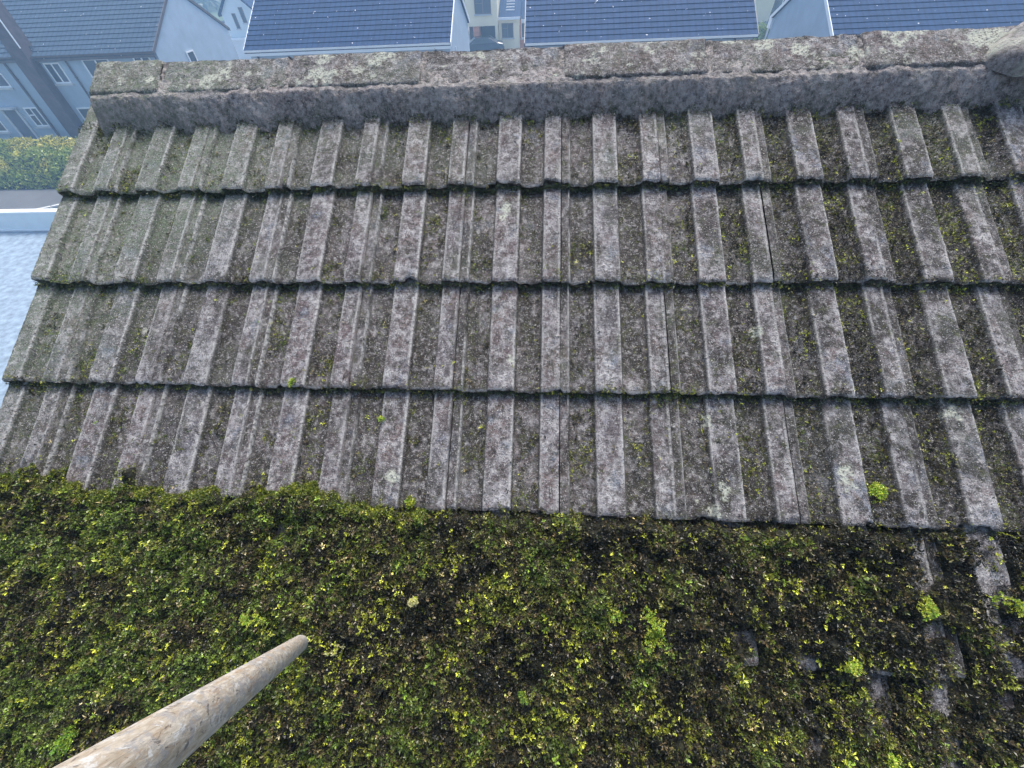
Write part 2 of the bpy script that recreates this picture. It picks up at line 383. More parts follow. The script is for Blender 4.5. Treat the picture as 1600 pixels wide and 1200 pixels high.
def ridge_tile(x0, x1, tin, green, lift=0, label=None):
    q = np.concatenate([np.linspace(-LEG, -.03, 26), np.linspace(-.025, .025, 11), np.linspace(.03, LEG, 40)])
    x = np.linspace(x0, x1, max(12, int((x1-x0)/.006)))
    Xg, Qg = np.meshgrid(x, q, indexing='ij')
    ab = np.sqrt(Qg**2+.018**2)-.018
    y = RY - Qg*cp*(ab/np.maximum(abs(Qg), 1e-6))*1.0; z = RZ - ab*sp
    ny = -np.sign(Qg)*sp*np.clip(abs(Qg)/.02, 0, 1); nz = np.full(Qg.shape, cp)
    S = Qg - .128
    n = (fbm(Xg, Qg, .05, 51)-.5)*.010 + (fbm(Xg, Qg, .014, 52)-.5)*.0050 + (vn(Xg, Qg, .006, 57)-.5)*.0016
    e = np.minimum(Xg-x0, x1-Xg); n = n - .005*np.exp(-e/.004) + lift
    eq = LEG-abs(Qg); n = n - .010*np.exp(-eq/.004)
    P = np.stack([Xg, y+ny*n, z+nz*n], -1)
    green = np.maximum(green, .9*sstep(-.9, -1.35, Xg))
    d = np.clip(.25*fbm(Xg, Qg, .08, 61)+.5*sstep(.52, .7, fbm(Xg, Qg, .05, 63)) + .35*sstep(.06, .12, Qg), 0, 1)
    al = np.clip(green + .35*sstep(.45, .65, fbm(Xg, Qg, .12, 65)), 0, 1)*.9
    li = np.maximum(lich_at(Xg, S, 71), .8*sstep(.635, .66, .55*fbm(Xg, S, .05, 72)+.45*fbm(Xg, S, .012, 74)))*(Qg > -.04)
    nu, nv = Xg.shape; P = P.reshape(-1, 3); V = [P]; Fq = [grid_faces(nu, nv)[:, ::-1]]; m = len(P); src = [np.arange(m)]
    for e_ in (np.arange(nu)*nv+nv-1, np.arange(nu)*nv, np.arange(nv), (nu-1)*nv+np.arange(nv)):
        qd = P[e_] + np.array([0, 0, -.014]); V.append(qd); k = len(e_); i0 = np.arange(k-1)
        Fq.append(np.stack([e_[i0], m+i0, m+i0+1, e_[i0+1]], 1)); src.append(e_); m += k
    sr = np.concatenate(src)
    return np_mesh('ridge_tile', np.concatenate(V), np.concatenate(Fq), M['tile'], roof, origin=((x0+x1)/2, RY, RZ),
                   attrs=dict(dirt_shade=d.ravel()[sr], algae=al.ravel()[sr], tint=np.full(len(sr), tin), lichen=li.ravel()[sr]))
edges = [XL+.075, -1.352, -.902, -.452, -.0, .45, .90, 1.35, 1.80, 2.25, 2.72]
for k in range(len(edges)-1):
    o = ridge_tile(edges[k]+.005, edges[k+1]-.005, [.3, .7, .6, .75, .3, .35, .25, .8, .5, .4][k], [.95, .25, .12, .05, .05, .05, .1, .55, .3, .2][k], [.004, -.002, .002, -.003, .004, -.002, .005, -.001, .003, 0][k])
    if k == 0: o['label'] = 'green algae covered end ridge tile'
# mortar bed under the front edge of the ridge tiles, running down into the pans
x = np.arange(XL+.085, 2.72, .005); s = np.linspace(-.06, .090, 72)
X, S = np.meshgrid(x, s, indexing='ij')
lim = .056 + .036*(fbm(X, X*0, .05, 81)-.5) + .020*(fbm(X, X*0, .3, 83)-.5)
t = np.clip(S/np.maximum(lim, .01), -2, 3)
hh = .036 - .048*np.clip(t, 0, 3)**1.25 + (fbm(X, S, .02, 85)-.5)*.009 + (fbm(X, S, .07, 86)-.5)*.012 + (vn(X, S, .006, 87)-.5)*.002
d = np.clip(.10+.6*sstep(.45, .65, fbm(X, S, .04, 89)) + .45*sstep(.6, 1, t), 0, 1)
al = np.clip(.25*sstep(.4, .6, fbm(X, S, .1, 91)) + .8*sstep(-1.1, -1.5, X), 0, 1)
np_mesh('mortar_bed', RW(X, S, hh), grid_faces(*X.shape), M['mortar'], roof, origin=RW(0, 0, 0),
        attrs=dict(dirt_shade=d.ravel(), algae=al.ravel(), tint=np.full(X.size, .5), lichen=X.ravel()*0))
# dark joints of the ridge tiles, pointed with old mortar
for k in range(1, len(edges)-1):
    q = np.concatenate([np.linspace(-.125, .128, 50)]); xx = np.linspace(edges[k]-.014, edges[k]+.014, 9)
    Xg, Qg = np.meshgrid(xx, q, indexing='ij'); ab = np.sqrt(Qg**2+.018**2)-.018
    sg = np.sign(Qg); n = .001 - .0075*(1-((Xg-edges[k])/.0115)**2)*0 + (fbm(Xg, Qg, .012, 95+k)-.75)*.016
    P = np.stack([Xg+(fbm(Qg, Qg*0+k, .03, 97)-.5)*.01, RY-sg*ab*cp - sg*sp*n, RZ-ab*sp+cp*n], -1)
    np_mesh('joint_mortar', P, grid_faces(*Xg.shape)[:, ::-1], M['mortar'], roof, origin=(edges[k], RY, RZ),
            attrs=dict(dirt_shade=np.full(Xg.size, .75), algae=np.full(Xg.size, .1), tint=np.full(Xg.size, .2), lichen=lich_at(Xg, Qg-.128, 73).ravel()))
# mortar mound at the right end with a dressed piece of lead
mfb = lambda X, S: (fbm(X, S, .06, 101)-.5)*.034 + (fbm(X, S, .016, 103)-.5)*.010 - .035*np.exp(-((X-1.62)/.06)**2-((S+.03)/.04)**2)
th = np.linspace(0, 2*PI, 140); rr = np.linspace(0, 1, 50)
T, Rr = np.meshgrid(th, rr, indexing='ij')
bx, bs = 1.66, -.055
X = bx + .42*Rr*np.cos(T)*(1+.08*np.sin(3*T)); S = bs + .150*Rr*np.sin(T)
hh = .035 + .095*np.sqrt(np.clip(1-Rr**2.2, 0, 1)) - np.clip(-.128-S, 0, 1)*1.2 + mfb(X, S)
np_mesh('mortar_mound', RW(X, S, hh), grid_faces(*X.shape), M['mortar'], roof, origin=RW(bx, bs, 0),
        attrs=dict(dirt_shade=(.2*fbm(X, S, .05, 105)).ravel(), algae=(.6*sstep(.4, .6, fbm(X, S, .07, 107))).ravel(), tint=np.full(X.size, .8), lichen=(sstep(.54, .62, fbm(X, S, .05, 109))*.8).ravel()))
lx, ls = at(1592, 84, .11)
T, Rr = np.meshgrid(np.linspace(0, 2*PI, 40), np.linspace(0, 1, 12), indexing='ij')
lx, ls = 1.62, -.03
X = lx+.02 + .09*Rr*np.cos(T)*(1+.25*np.sin(3*T)); S = ls + .050*Rr*np.sin(T)*(1+.15*np.cos(2*T))
rn = np.hypot((X-bx)/.42, (S-bs)/.150)
hh = .035 + .095*np.sqrt(np.clip(1-rn**2.2, 0, 1)) - np.clip(-.128-S, 0, 1)*1.2 + mfb(X, S) + .005 + (fbm(X, S, .02, 113)-.62)*.014
np_mesh('lead_patch', RW(X, S, hh), grid_faces(*X.shape), M['lead'], roof, origin=RW(lx, ls, 0))
print('roof done')

# ================================================================== MOSS
def moss_mask(X, S):
    """thickness of the carpet above the pans, metres; negative = none"""
    lip = 4*G + .004 - .075*sstep(-.25, -.8, X)*np.clip(-.10+1.3*fbm(X, S*0, .10, 121), 0, 1) + .034*(fbm(X, S*0, .05, 123)-.5)
    jm = np.exp(-((((X/W)+.5) % 1.0-.5)/.045)**2) + .7*np.exp(-((((X/W)-.30+.5) % 1.0-.5)/.04)**2)
    lip = lip - .06*jm*sstep(-.3, -.7, X)*sstep(.35, .6, fbm(X, S*0, .15, 124))
    th = .038 + .036*(fbm(X, S, .10, 125)-.5) + .022*(fbm(X, S, .03, 127)-.5)
    rib = sstep(.004, .016, profile((X/W) % 1.0)); rag = sstep(.43, .56, fbm(X, S, .04, 128))
    th = th - .016*sstep(.6, 1.4, X)*(.5+.9*rag*rib)
    for (x, s, rx, rs, k) in BARE: th = th - k*1.25*np.exp(-((X-x)/(rx*1.3))**2-((S-s)/(rs*1.3))**2)*(.15+.85*rib)*(.25+.95*rag)
    return np.where(S > lip, th*sstep(0, .018, S-lip) + .004, -1)
BARE = []
for px, py, rx, rs, k in ((455, 850, .045, .05, .030), (1165, 1015, .04, .05, .03), (1255, 1040, .03, .025, .025), (1365, 1070, .04, .06, .028), (1450, 980, .04, .13, .034), (1530, 890, .06, .07, .045),
                          (1560, 980, .08, .13, .040), (1460, 1130, .03, .08, .022), (1270, 1150, .025, .08, .022), (1480, 1190, .04, .06, .025), (1360, 1190, .03, .05, .02)):
    x, s = at(px, py); BARE.append((x, s, rx, rs, k))
def moss_top(X, S):
    th = moss_mask(X, S); c = np.ceil(S/G); fr = 1-(c*G-S)/G
    k = .85*sstep(1.2, .4, X); pan = .030*(fr*(1-k)+.75*k) - .046
    rise = .12*profile((X/W) % 1.0)
    fade = np.where(th > 0, 1, 0)
    return np.where(th > 0, pan + th + rise, -1), th

def sprigs(P, N, size, col, k=5, spread=.9, seed=1):
    """P (n,3) world spots, N (n,3) axis; k folded leaves each; returns verts, quads, colours"""
    r = np.random.default_rng(seed); n = len(P)
    ax = N/np.linalg.norm(N, axis=1, keepdims=True)
    u = np.cross(ax, r.normal(size=(n, 3))); u /= np.linalg.norm(u, axis=1, keepdims=True); v = np.cross(ax, u)
    VV = []; CC = []
    for j in range(k):
        t = 2*PI*(j+r.random(n)*.7)/k; d = (u.T*np.cos(t)+v.T*np.sin(t)).T
        el = r.uniform(.15, 1.25, n); dirn = (d.T*np.cos(el)*spread + ax.T*np.sin(el)).T
        sd_ = np.cross(dirn, ax); sd_ /= np.linalg.norm(sd_, axis=1, keepdims=True)+1e-9
        L = size*r.uniform(.6, 1.3, n); wd = L*r.uniform(.10, .26, n)
        b0 = P + (ax.T*(-.2*L)).T; mid = b0 + (dirn.T*L*.55).T + (ax.T*L*.10).T
        tip = b0 + (dirn.T*L).T - (ax.T*L*r.uniform(-.1, .3, n)).T
        VV.append(np.stack([b0, mid + (sd_.T*wd).T, tip, mid - (sd_.T*wd).T], 1))
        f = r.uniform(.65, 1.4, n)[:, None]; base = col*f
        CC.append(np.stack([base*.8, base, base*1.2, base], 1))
    V = np.concatenate(VV).reshape(-1, 3); C = np.concatenate(CC).reshape(-1, 3)
    Q = np.arange(len(V)).reshape(-1, 4); return V, Q, np.clip(C, 0, 1)
NRM = np.array([0, -sp, cp])
DK = np.array([.010, .010, .004]); BR = np.array([.068, .050, .022]); OL = np.array([.078, .080, .015]); GR = np.array([.082, .118, .016]); YG = np.array([.34, .37, .040]); TN = np.array([.34, .28, .13])
def moss_cols(X, S, r, bright=.05):
    n = len(X); g = fbm(X, S, .09, 131)*.6 + fbm(X, S, .025, 133)*.4
    gg = g + .10*sstep(-.1, -1.3, X) + .05*sstep(4.6*G, 6*G, S) - .06*sstep(.1, .9, X)*(1-sstep(4.9*G, 5.6*G, S)) - .05
    q = gg - .01 + .05*sstep(-.2, -1.2, X) + r.normal(0, .085, n)
    c = np.where((q < .42)[:, None], DK, np.where((q < .49)[:, None], BR, np.where((q < .58)[:, None], OL, GR)))  # darkest tone is dark moss and also painted shade between shoots
    br = (r.random(n) < bright*(.5+5.0*sstep(.52, .68, fbm(X, S, .045, 137))))
    c = np.where(br[:, None], YG*r.uniform(.35, 1.1, n)[:, None], c)
    tn = r.random(n) < .012; c = np.where(tn[:, None], TN, c)
    return c*r.lognormal(-.1, .50, n)[:, None]
# carpet: a dense fine understorey and larger bright shoots over it
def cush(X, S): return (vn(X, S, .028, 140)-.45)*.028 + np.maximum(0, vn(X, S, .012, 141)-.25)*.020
VS = []; QS = []; CS = []; nb = 0
for n, sz, sg, kk, br, dp, sd_ in ((330000, .0044, .25, 4, .03, .013, 3), (100000, .0074, .26, 5, .085, .003, 4)):
    X = rng.uniform(XL-.01, 2.3, n); S = rng.uniform(3.65*G, 7.0*G, n)
    top, th = moss_top(X, S); ts = tile_surface(X, S)
    ok = (th > 0) & (top > ts - .001); X, S, top, th = X[ok], S[ok], top[ok], th[ok]
    cu = cush(X, S); hh = top + cu - rng.random(len(X))*dp + (.002 if dp < .01 else 0)
    e = .004; gx = (cush(X+e, S)-cush(X-e, S))/(2*e); gs = (cush(X, S+e)-cush(X, S-e))/(2*e)
    axx = NRM - np.outer(gx, [1, 0, 0]) + np.outer(gs, [0, cp, sp]) + rng.normal(0, .42, (len(X), 3))
    cc_ = moss_cols(X, S, rng, br)*(1.0+.5*np.clip(cu/.012, -.6, 1)*(dp < .01))[:, None]  # cushion tops painted lighter and hollows darker, as light would fall
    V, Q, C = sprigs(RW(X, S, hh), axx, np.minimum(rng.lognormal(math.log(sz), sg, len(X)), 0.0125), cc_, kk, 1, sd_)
    VS.append(V); QS.append(Q+nb); CS.append(C); nb += len(V)
# bright fringe creeping over the tile edge at the left
n = 60000; X = rng.uniform(XL-.005, -.35, n); S = rng.uniform(4*G-.13, 4*G+.05, n)
top, th = moss_top(X, S); t2 = moss_mask(X, S-.028); ok = (th > 0) & (t2 < 0) & (rng.random(n) < .75*sstep(.35, .55, fbm(X, S, .05, 165))+.1); X, S, top = X[ok], S[ok], top[ok]
ccf = np.where((rng.random(len(X)) < .45)[:, None], YG*.75, GR*1.2)*rng.uniform(.5, 1.3, len(X))[:, None]
V, Q, C = sprigs(RW(X, S, np.maximum(top, tile_surface(X, S)+.004)+rng.random(len(X))*.006), NRM+rng.normal(0, .5, (len(X), 3)), rng.uniform(.004, .0085, len(X)), ccf, 5, 1, 9)
VS.append(V); QS.append(Q+nb); CS.append(C); nb += len(V)
V = np.concatenate(VS); Q = np.concatenate(QS); C = np.concatenate(CS)
# soil under it, blackened to paint shade into the gaps
xs = np.arange(XL-.005, 2.4, .008); ss = np.arange(3.62*G, 7.6*G, .008); XX, SS = np.meshgrid(xs, ss, indexing='ij')
tp, tt = moss_top(XX, SS); tsf = tile_surface(XX, SS)
hb = np.where(tt > .028, tp-.012+cush(XX, SS)+(vn(XX, SS, .009, 143)-.5)*.006, tsf-.03)
Pb = RW(XX, SS, hb)
mo = np_mesh('moss_carpet', V, Q, M['moss'], None, origin=RW(0, 5*G, 0), attrs=dict(col=C), smooth=False)
tag(mo, 'thick dark green and brown moss carpet covering the lower roof tiles', 'moss', None, 'stuff')
mb_ = np_mesh('moss_soil', Pb, grid_faces(*XX.shape), M['moss_base'], mo, origin=RW(0, 5*G, 0))
# loose moss crumbs: in pans, joints and along the noses of the bare courses
n = 450000
X = rng.uniform(XL+.01, 2.4, n); S = rng.uniform(.03, 6.6*G, n)
a = (X/W) % 1.0; hp = profile(a); fr = (S/G) % 1.0
dens = .20*(hp < .006) + .018 + .55*np.exp(-(fr*G)/.012)*(S > G*.6) + .10*((hp < .010) & (hp > .001)) + .35*(np.exp(-((1-fr)*G)/.010))*(S < 4.2*G)
dens = dens*(.12+3.4*sstep(.50, .68, .6*fbm(X, S, .07, 151)+.4*fbm(X, S, .02, 152)))
dens += 1.2*sstep(.1, .95, X-.25*S/G*.2)*(hp < .0165)*sstep(.40, .52, .7*fbm(X, S, .09, 153)+.3*fbm(X, S, .02, 154)) + .18*sstep(.35, 1., X)*(hp < .012)
dens += .5*np.exp(-np.abs(S-.075)/.025)*(hp < .01)
dens += .22*(S > 4.08*G)*sstep(.40, .60, fbm(X, S, .03, 155))
dens += .5*np.exp(-np.abs(S-3.95*G)/.03)*sstep(-.5, -1.2, X)
ok = rng.random(n) < np.clip(dens, 0, 1); X, S = X[ok], S[ok]
fr = (S/G) % 1.0
h0 = tile_surface(X, S) + .002 - .004*(fr > .985) + .007*rng.random(len(X))*sstep(.5, .62, fbm(X, S, .03, 156))
clr = moss_cols(X, S, rng, .09)*1.1
V, Q, C = sprigs(RW(X, S, h0), NRM+rng.normal(0, .5, (len(X), 3)), np.minimum(rng.lognormal(math.log(.0042), .3, len(X)), .008), clr, 4, 1.1, 5)
cr = np_mesh('moss_crumbs', V, Q, M['moss'], None, origin=RW(0, 2*G, 0), attrs=dict(col=C), smooth=False)
tag(cr, 'loose moss crumbs scattered in the channels and along the edges of the bare tiles', 'moss', None, 'stuff')
# ribbons of dark moss packed under each tile nose
n = 44000
X = rng.uniform(XL+.005, 2.4, n); c = rng.integers(0, 5, n)
S = np.where(c == 0, .066+rng.normal(0, .011, n), c*G + rng.normal(.004, .004, n))
keep = rng.random(n) < np.where(c == 1, 1., .75)*(.35+1.1*fbm(X, c*3., .05, 161))*np.where(c == 4, .35, 1)
X, S, c = X[keep], S[keep], c[keep]
hh = profile((X/W) % 1.0) - .046 + rng.uniform(0, .020, len(X))
clr = np.where((rng.random(len(X)) < .4)[:, None], DK*1.6, np.array([.040, .060, .018]))*rng.uniform(.6, 1.5, len(X))[:, None]
br = rng.random(len(X)) < .10*sstep(.5, .7, fbm(X, c*5., .06, 163))*2; clr[br] = YG*.8
V, Q, C = sprigs(RW(X, S, hh), NRM+np.array([0, -.8, -.3])+rng.normal(0, .4, (len(X), 3)), rng.uniform(.003, .0065, len(X)), clr, 4, 1, 6)
nm = np_mesh('nose_moss', V, Q, M['moss'], None, origin=RW(0, 2*G, 0), attrs=dict(col=C), smooth=False)
tag(nm, 'thin dark moss packed in the shadow line under each row of tiles', 'moss', None, 'stuff')
# bright tufts that stand out one by one
TUFTS = [(1375, 765, .026, 620, 1.15, 'vivid yellow-green moss tuft alone on the bare tiles at the right, above the moss'),
         (412, 955, .026, 520, 1.0, 'yellow moss tuft just above left of the wooden pole tip'),
         (985, 965, .034, 620, .95, 'wide arched yellow-green moss tuft in the middle of the carpet'),
         (657, 928, .013, 160, .95, 'small cream coloured moss tuft in the middle left of the carpet'),
         (130, 1140, .022, 420, .8, 'bright green moss tuft at the lower left edge beside the pole'),
         (820, 1072, .013, 110, .6, 'round lime moss cushion at the bottom middle'),
         (1425, 942, .026, 420, .9, 'bright moss tuft among bare patches at the right of the carpet'),
         (1560, 936, .020, 260, .9, 'bright moss tuft at the far right edge lying on a bare tile'),
         (1305, 1028, .018, 300, 1.0, 'lime moss tuft beside small bare grey patches, lower right'),
         (1375, 1178, .018, 260, 1.0, 'yellow moss tuft at the bottom right edge of the picture'),
         (595, 655, .007, 60, 1.0, 'tiny yellow moss tuft on a bare tile rib left of the middle'),
         (640, 788, .014, 160, .8, 'small lime moss tuft lying in a channel at the top edge of the carpet'),
         (460, 600, .012, 110, .9, 'small yellow moss tuft growing on the third tile edge'),
         (535, 1005, .018, 200, .85, 'straw coloured moss tuft just right of the wooden pole tip')]
for k, (px, py, r, n, br, lab) in enumerate(TUFTS):
    x0, s0 = at(px, py, -.01)
    rr = 1.35*r*rng.random(n)**.6; t = rng.random(n)*2*PI
    X = x0+rr*np.cos(t)*(1+.25*math.sin(k)) ; S = s0+rr*np.sin(t)*(1-.2*math.sin(k))
    if k == 2:
        t = rng.uniform(-2.6, .9, n); t = t[fbm(t, t*0, .5, 199) > .42]; X = x0+.048*np.cos(t)+rng.normal(0, .010, len(t)); S = s0+.040*np.sin(t)+.01+rng.normal(0, .009, len(t)); rr = t*0
    keep = (.6*fbm(X, S, .012, 171+k)+.4*fbm(X, S, .03, 191+k)) > .40+.16*(rr/r)**2*(k != 2); X, S = X[keep], S[keep]; rr = np.minimum(np.hypot(X-x0, S-s0), r)
    tp, th = moss_top(X, S); h0 = np.maximum(np.where(th > 0, tp+.004, -1), tile_surface(X, S))
    h0 = h0 + .004*(th > 0) + cush(X, S)*(th > 0) + .014*np.sqrt(np.clip(1-(rr/r)**2, 0, 1))*rng.random(len(X)) + .001
    base = np.where((rng.random(len(X)) < .6)[:, None], YG, np.array([.17, .28, .03]))
    if k in (3, 13): base = np.where((rng.random(len(X)) < .7)[:, None], np.array([.45, .42, .20]), YG)
    if k in (4, 5): base = base*np.array([.7, .9, .9])
    V, Q, C = sprigs(RW(X, S, h0), NRM+rng.normal(0, .5, (len(X), 3)), rng.uniform(.004, .0075, len(X)), base*br*1.45*rng.uniform(.5, 1.35, len(X))[:, None], 5, 1, 200+k)
    o = np_mesh('moss_tuft', V, Q, M['moss'], None, origin=RW(x0, s0, float(h0.mean())), attrs=dict(col=C), smooth=False)
    tag(o, lab, 'moss tuft', 'bright moss tufts on the roof')
print('moss done')

# ================================================================== POLE
def cray(px, py): return RM @ np.array([(px-800)/F, (600-py)/F, -1])
tx, tz = at(473, 1003, .02)
Tp = CAM + cray(468, 1006)*.955; Bp = CAM + cray(208, 1192)*.232
ax = (Bp-Tp); L = np.linalg.norm(ax)*1.9; axn = ax/np.linalg.norm(ax)
rad = .0184; prof = []
for k in range(9): t = PI/2*k/8; prof.append((rad*.62*math.sin(t)+rad*.38*math.sin(t), .010*(1-math.cos(t))))
for z in np.linspace(.014, L, 70): prof.append((rad, z))
prof.append((0.0005, L+.001)); prof = np.array(prof); prof[0, 0] = .0004
ns = 48; T, K = np.meshgrid(np.linspace(0, 2*PI, ns+1), np.arange(len(prof)), indexing='ij')
rr = prof[K, 0]*(1 + .02*(fbm(T*.02, prof[K, 1], .03, 181)-.5)); zz = prof[K, 1]
V = np.stack([rr*np.cos(T), rr*np.sin(T), zz], -1)
po = np_mesh('wooden_pole', V, grid_faces(*T.shape), M['wood'])
po.location = Tp; po.rotation_mode = 'QUATERNION'; po.rotation_quaternion = Vector(axn).to_track_quat('Z', 'Y')
tag(po, 'round worn wooden pole reaching in from the lower left over the moss', 'pole')

# ================================================================== GROUND
def ground_z(x, y): return GZ + .9*sstep(38, 50, y) + 6.0*sstep(70, 400, y) + .0*x
xs = np.concatenate([np.linspace(-600, -60, 14), np.linspace(-50, 50, 60), np.linspace(60, 600, 14)])
ys = np.concatenate([np.linspace(-300, -20, 8), np.linspace(-10, 75, 60), np.linspace(85, 900, 20)])
X, Y = np.meshgrid(xs, ys, indexing='ij')
g = np_mesh('ground', np.stack([X, Y, ground_z(X, Y)], -1), grid_faces(*X.shape), M['ground'])
tag(g, kind='structure')
yd = MB(); yd.box((-60, -6, GZ+.004), (-9, 16.75, GZ+.03)); yd = yd.build('yard', M['yard'], None, origin=(-30, 8, GZ)); tag(yd, kind='structure')
yp = MB(); yp.box((-60, 17.25, GZ+.004), (-8, 21.6, GZ+.02)); yp = yp.build('path', M['road'], None, origin=(-30, 19, GZ)); tag(yp, kind='structure')
def patch(name, x0, x1, y0, y1, mat, dz=.006):
    xs = np.linspace(x0, x1, 16); ys = np.linspace(y0, y1, 20); X, Y = np.meshgrid(xs, ys, indexing='ij')
    o = np_mesh(name, np.stack([X, Y, ground_z(X, Y)+dz+.05], -1), grid_faces(*X.shape), mat); tag(o, kind='structure'); return o
patch('road', -20, 60, 39, 46, M['road'])
patch('pavement', 10.2, 40, 35.5, 38.6, M['kerb'], .02)
patch('lawn', 14, 40, 46.5, 60, M['grass'], .01)
fg = patch('field', -300, 300, 82, 420, M['grass'], .2)

# ================================================================== NEIGHBOURS
def stepped_roof(mat, parent, x0, x1, y0, z0, yr_, zr, name='roof', gauge=.345, step=.030, rear=None):
    """front slope of overlapping courses from eaves (y0,z0) to ridge (yr_,zr), rear slope behind it; one closed shell"""
    L = math.hypot(yr_-y0, zr-z0); dy, dz = (yr_-y0)/L, (zr-z0)/L
    pts = []; s = 0.0
    while s < L-.01:
        e = min(s+gauge, L)
        pts += [(y0+dy*s - dz*step, z0+dz*s + dy*step), (y0+dy*e, z0+dz*e)]
        s = e
    top = pts[-1]; yb = 2*yr_-y0
    back = [(yb, z0)]
    under = [(yb, z0-.12), (yr_, zr-.16), (y0, z0-.12)]
    m = MB(); m.prism((pts+back+under)[::-1], 'x', x0, x1)
    o = m.build(name, mat, parent, origin=((x0+x1)/2, yr_, zr))
    rg = MB(); k = int((x1-x0)/.45)
    rg.prism([(yr_-.13, zr-.05), (yr_-.09, zr+.06), (yr_, zr+.10), (yr_+.09, zr+.06), (yr_+.13, zr-.05)], 'x', x0, x1)
    rg.build('ridge_cap', mat, o, origin=((x0+x1)/2, yr_, zr)); return o
def window(parent, xa, xb, za, zb, y, panes=2, fmat='white', sill=True, face=-1, glass='glass', axis='x', transom=None):
    """casement on a wall facing -Y (axis x) or +-X (axis y: xa,xb run along Y, y is the wall's X)"""
    f, gl, sl_ = MB(), MB(), MB(); t = .07
    def bx(m, p0, p1, d0, d1, q0, q1):
        if axis == 'x': m.box((p0, y+face*d0, q0), (p1, y+face*d1, q1))
        else: m.box((y+face*d0, p0, q0), (y+face*d1, p1, q1))
    bx(f, xa, xb, .004, .05, za, za+t); bx(f, xa, xb, .004, .05, zb-t, zb)
    bx(f, xa, xa+t, .006, .052, za+t, zb-t); bx(f, xb-t, xb, .006, .052, za+t, zb-t)
    for k in range(1, panes):
        xm = xa+(xb-xa)*k/panes; bx(f, xm-.04, xm+.04, .006, .048, za+t, zb-t)
    if transom:
        zm = za+(zb-za)*transom; bx(f, xa+t, xa+(xb-xa)/panes-.04, .006, .046, zm-.03, zm+.03)
    bx(gl, xa+t, xb-t, .002, .02, za+t, zb-t)
    org = ((xa+xb)/2, y, za) if axis == 'x' else (y, (xa+xb)/2, za)
    o = f.build('window', M[fmat], parent, origin=org); gl.build('pane', M[glass], o, origin=org)
    if sill: bx(sl_, xa-.08, xb+.08, .0, .12, za-.10, za-.005); sl_.build('sill', M['sill'], o, origin=org)
    return o
def pipe(parent, x, y, z0, z1, mat, r=.05):
    m = MB(); m.tube((x, y, z0), (x, y, z1), r, n=10); m.tube((x, y, z1), (x, y-.15, z1+.18), r, n=10)
    for k in range(3): zz = z0+(z1-z0)*(k+.5)/3; m.box((x-r-.02, y-.03, zz-.02), (x+r+.02, y+.10, zz+.02))
    return m.build('downpipe', mat, parent, origin=(x, y, z0))
def gutter(parent, x0, x1, y, z, mat, fascia=None):
    m = MB(); prof_ = [(y-.11, z+.05), (y-.10, z-.01), (y-.06, z-.05), (y-.02, z-.05), (y+.01, z-.01), (y+.01, z+.05), (y-.005, z+.05), (y-.01, z), (y-.04, z-.03), (y-.07, z-.03), (y-.09, z), (y-.095, z+.05)]
    m.prism(prof_, 'x', x0, x1); o = m.build('gutter', mat, parent, origin=((x0+x1)/2, y, z))
    if fascia:
        f = MB(); f.box((x0, y+.015, z-.22), (x1, y+.06, z+.02)); f.build('fascia', fascia, parent, origin=((x0+x1)/2, y, z))
    return o
def gable_house(name, label, x0, x1, yf, yb, ze, zr, wall, roofm, gut, barge, fas=None, group=None, ov=.28):
    h = thing(name, label, 'house', ((x0+x1)/2, (yf+yb)/2, GZ), group)
    ym = (yf+yb)/2; yr0 = ym; k = (zr-ze)/(ym-(yf-ov))
    m = MB(); zw = ze+k*ov-.17
    m.prism([(yf, GZ-.3), (yb, GZ-.3), (yb, zw), (ym, zr-.20), (yf, zw)], 'x', x0, x1); m.build('wall', wall, h, origin=((x0+x1)/2, yf, GZ))
    r = stepped_roof(roofm, h, x0-.10, x1+.10, yf-ov, ze, ym, zr)
    gutter(h, x0-.08, x1+.08, yf-ov, ze-.03, gut, fas)
    for xx, sg in ((x0-.10, -1), (x1+.10, 1)):
        b = MB(); d = .035
        for s_ in (-1, 1):
            ya, yb_ = ym, ym+s_*(ym-yf+ov)
            pr = [(ya, zr+.02), (yb_, ze+.02), (yb_, ze-.17), (ya, zr-.17)]
            b.prism(pr if s_ > 0 else pr[::-1], 'x', xx+.003*sg, xx+sg*d)
        b.build('bargeboard', barge, h, origin=(xx, ym, ze))
    return h
GRP = 'grey tile roofed neighbour houses behind the ridge'
# --- the long terrace at the left: three houses in one row
TYF, TYB, TZE = 28.05, 35.9, -2.72; TZR = TZE + .60*((TYB-TYF)/2+.25)
def terrace(x0, x1, label, wallm):
    h = thing('terraced_house', label, 'house', ((x0+x1)/2, (TYF+TYB)/2, GZ), 'row of terraced houses at the left')
    ym = (TYF+TYB)/2; ov = .25; k = (TZR-TZE)/(ym-TYF+ov); zw = TZE+k*ov-.17
    m = MB(); m.prism([(TYF, GZ-.3), (TYB, GZ-.3), (TYB, zw), (ym, TZR-.20), (TYF, zw)], 'x', x0, x1-.003); m.build('wall', wallm, h, origin=((x0+x1)/2, TYF, GZ))
    stepped_roof(M['slate_old'], h, x0, x1-.004, TYF-ov, TZE, ym, TZR)
    gutter(h, x0, x1-.004, TYF-ov, TZE-.03, M['gutterb'], M['gutterb']); return h
ta = terrace(-28.05, -22.2, 'grey rendered end terrace house with blank gable wall, at the upper left', M['render'])
tb = terrace(-31.75, -28.05, 'middle terrace house with a tall dark chimney breast on its front', M['render'])
tc = terrace(-37.8, -31.75, 'leftmost terrace house, left of the dark chimney breast, with a front door', M['render'])
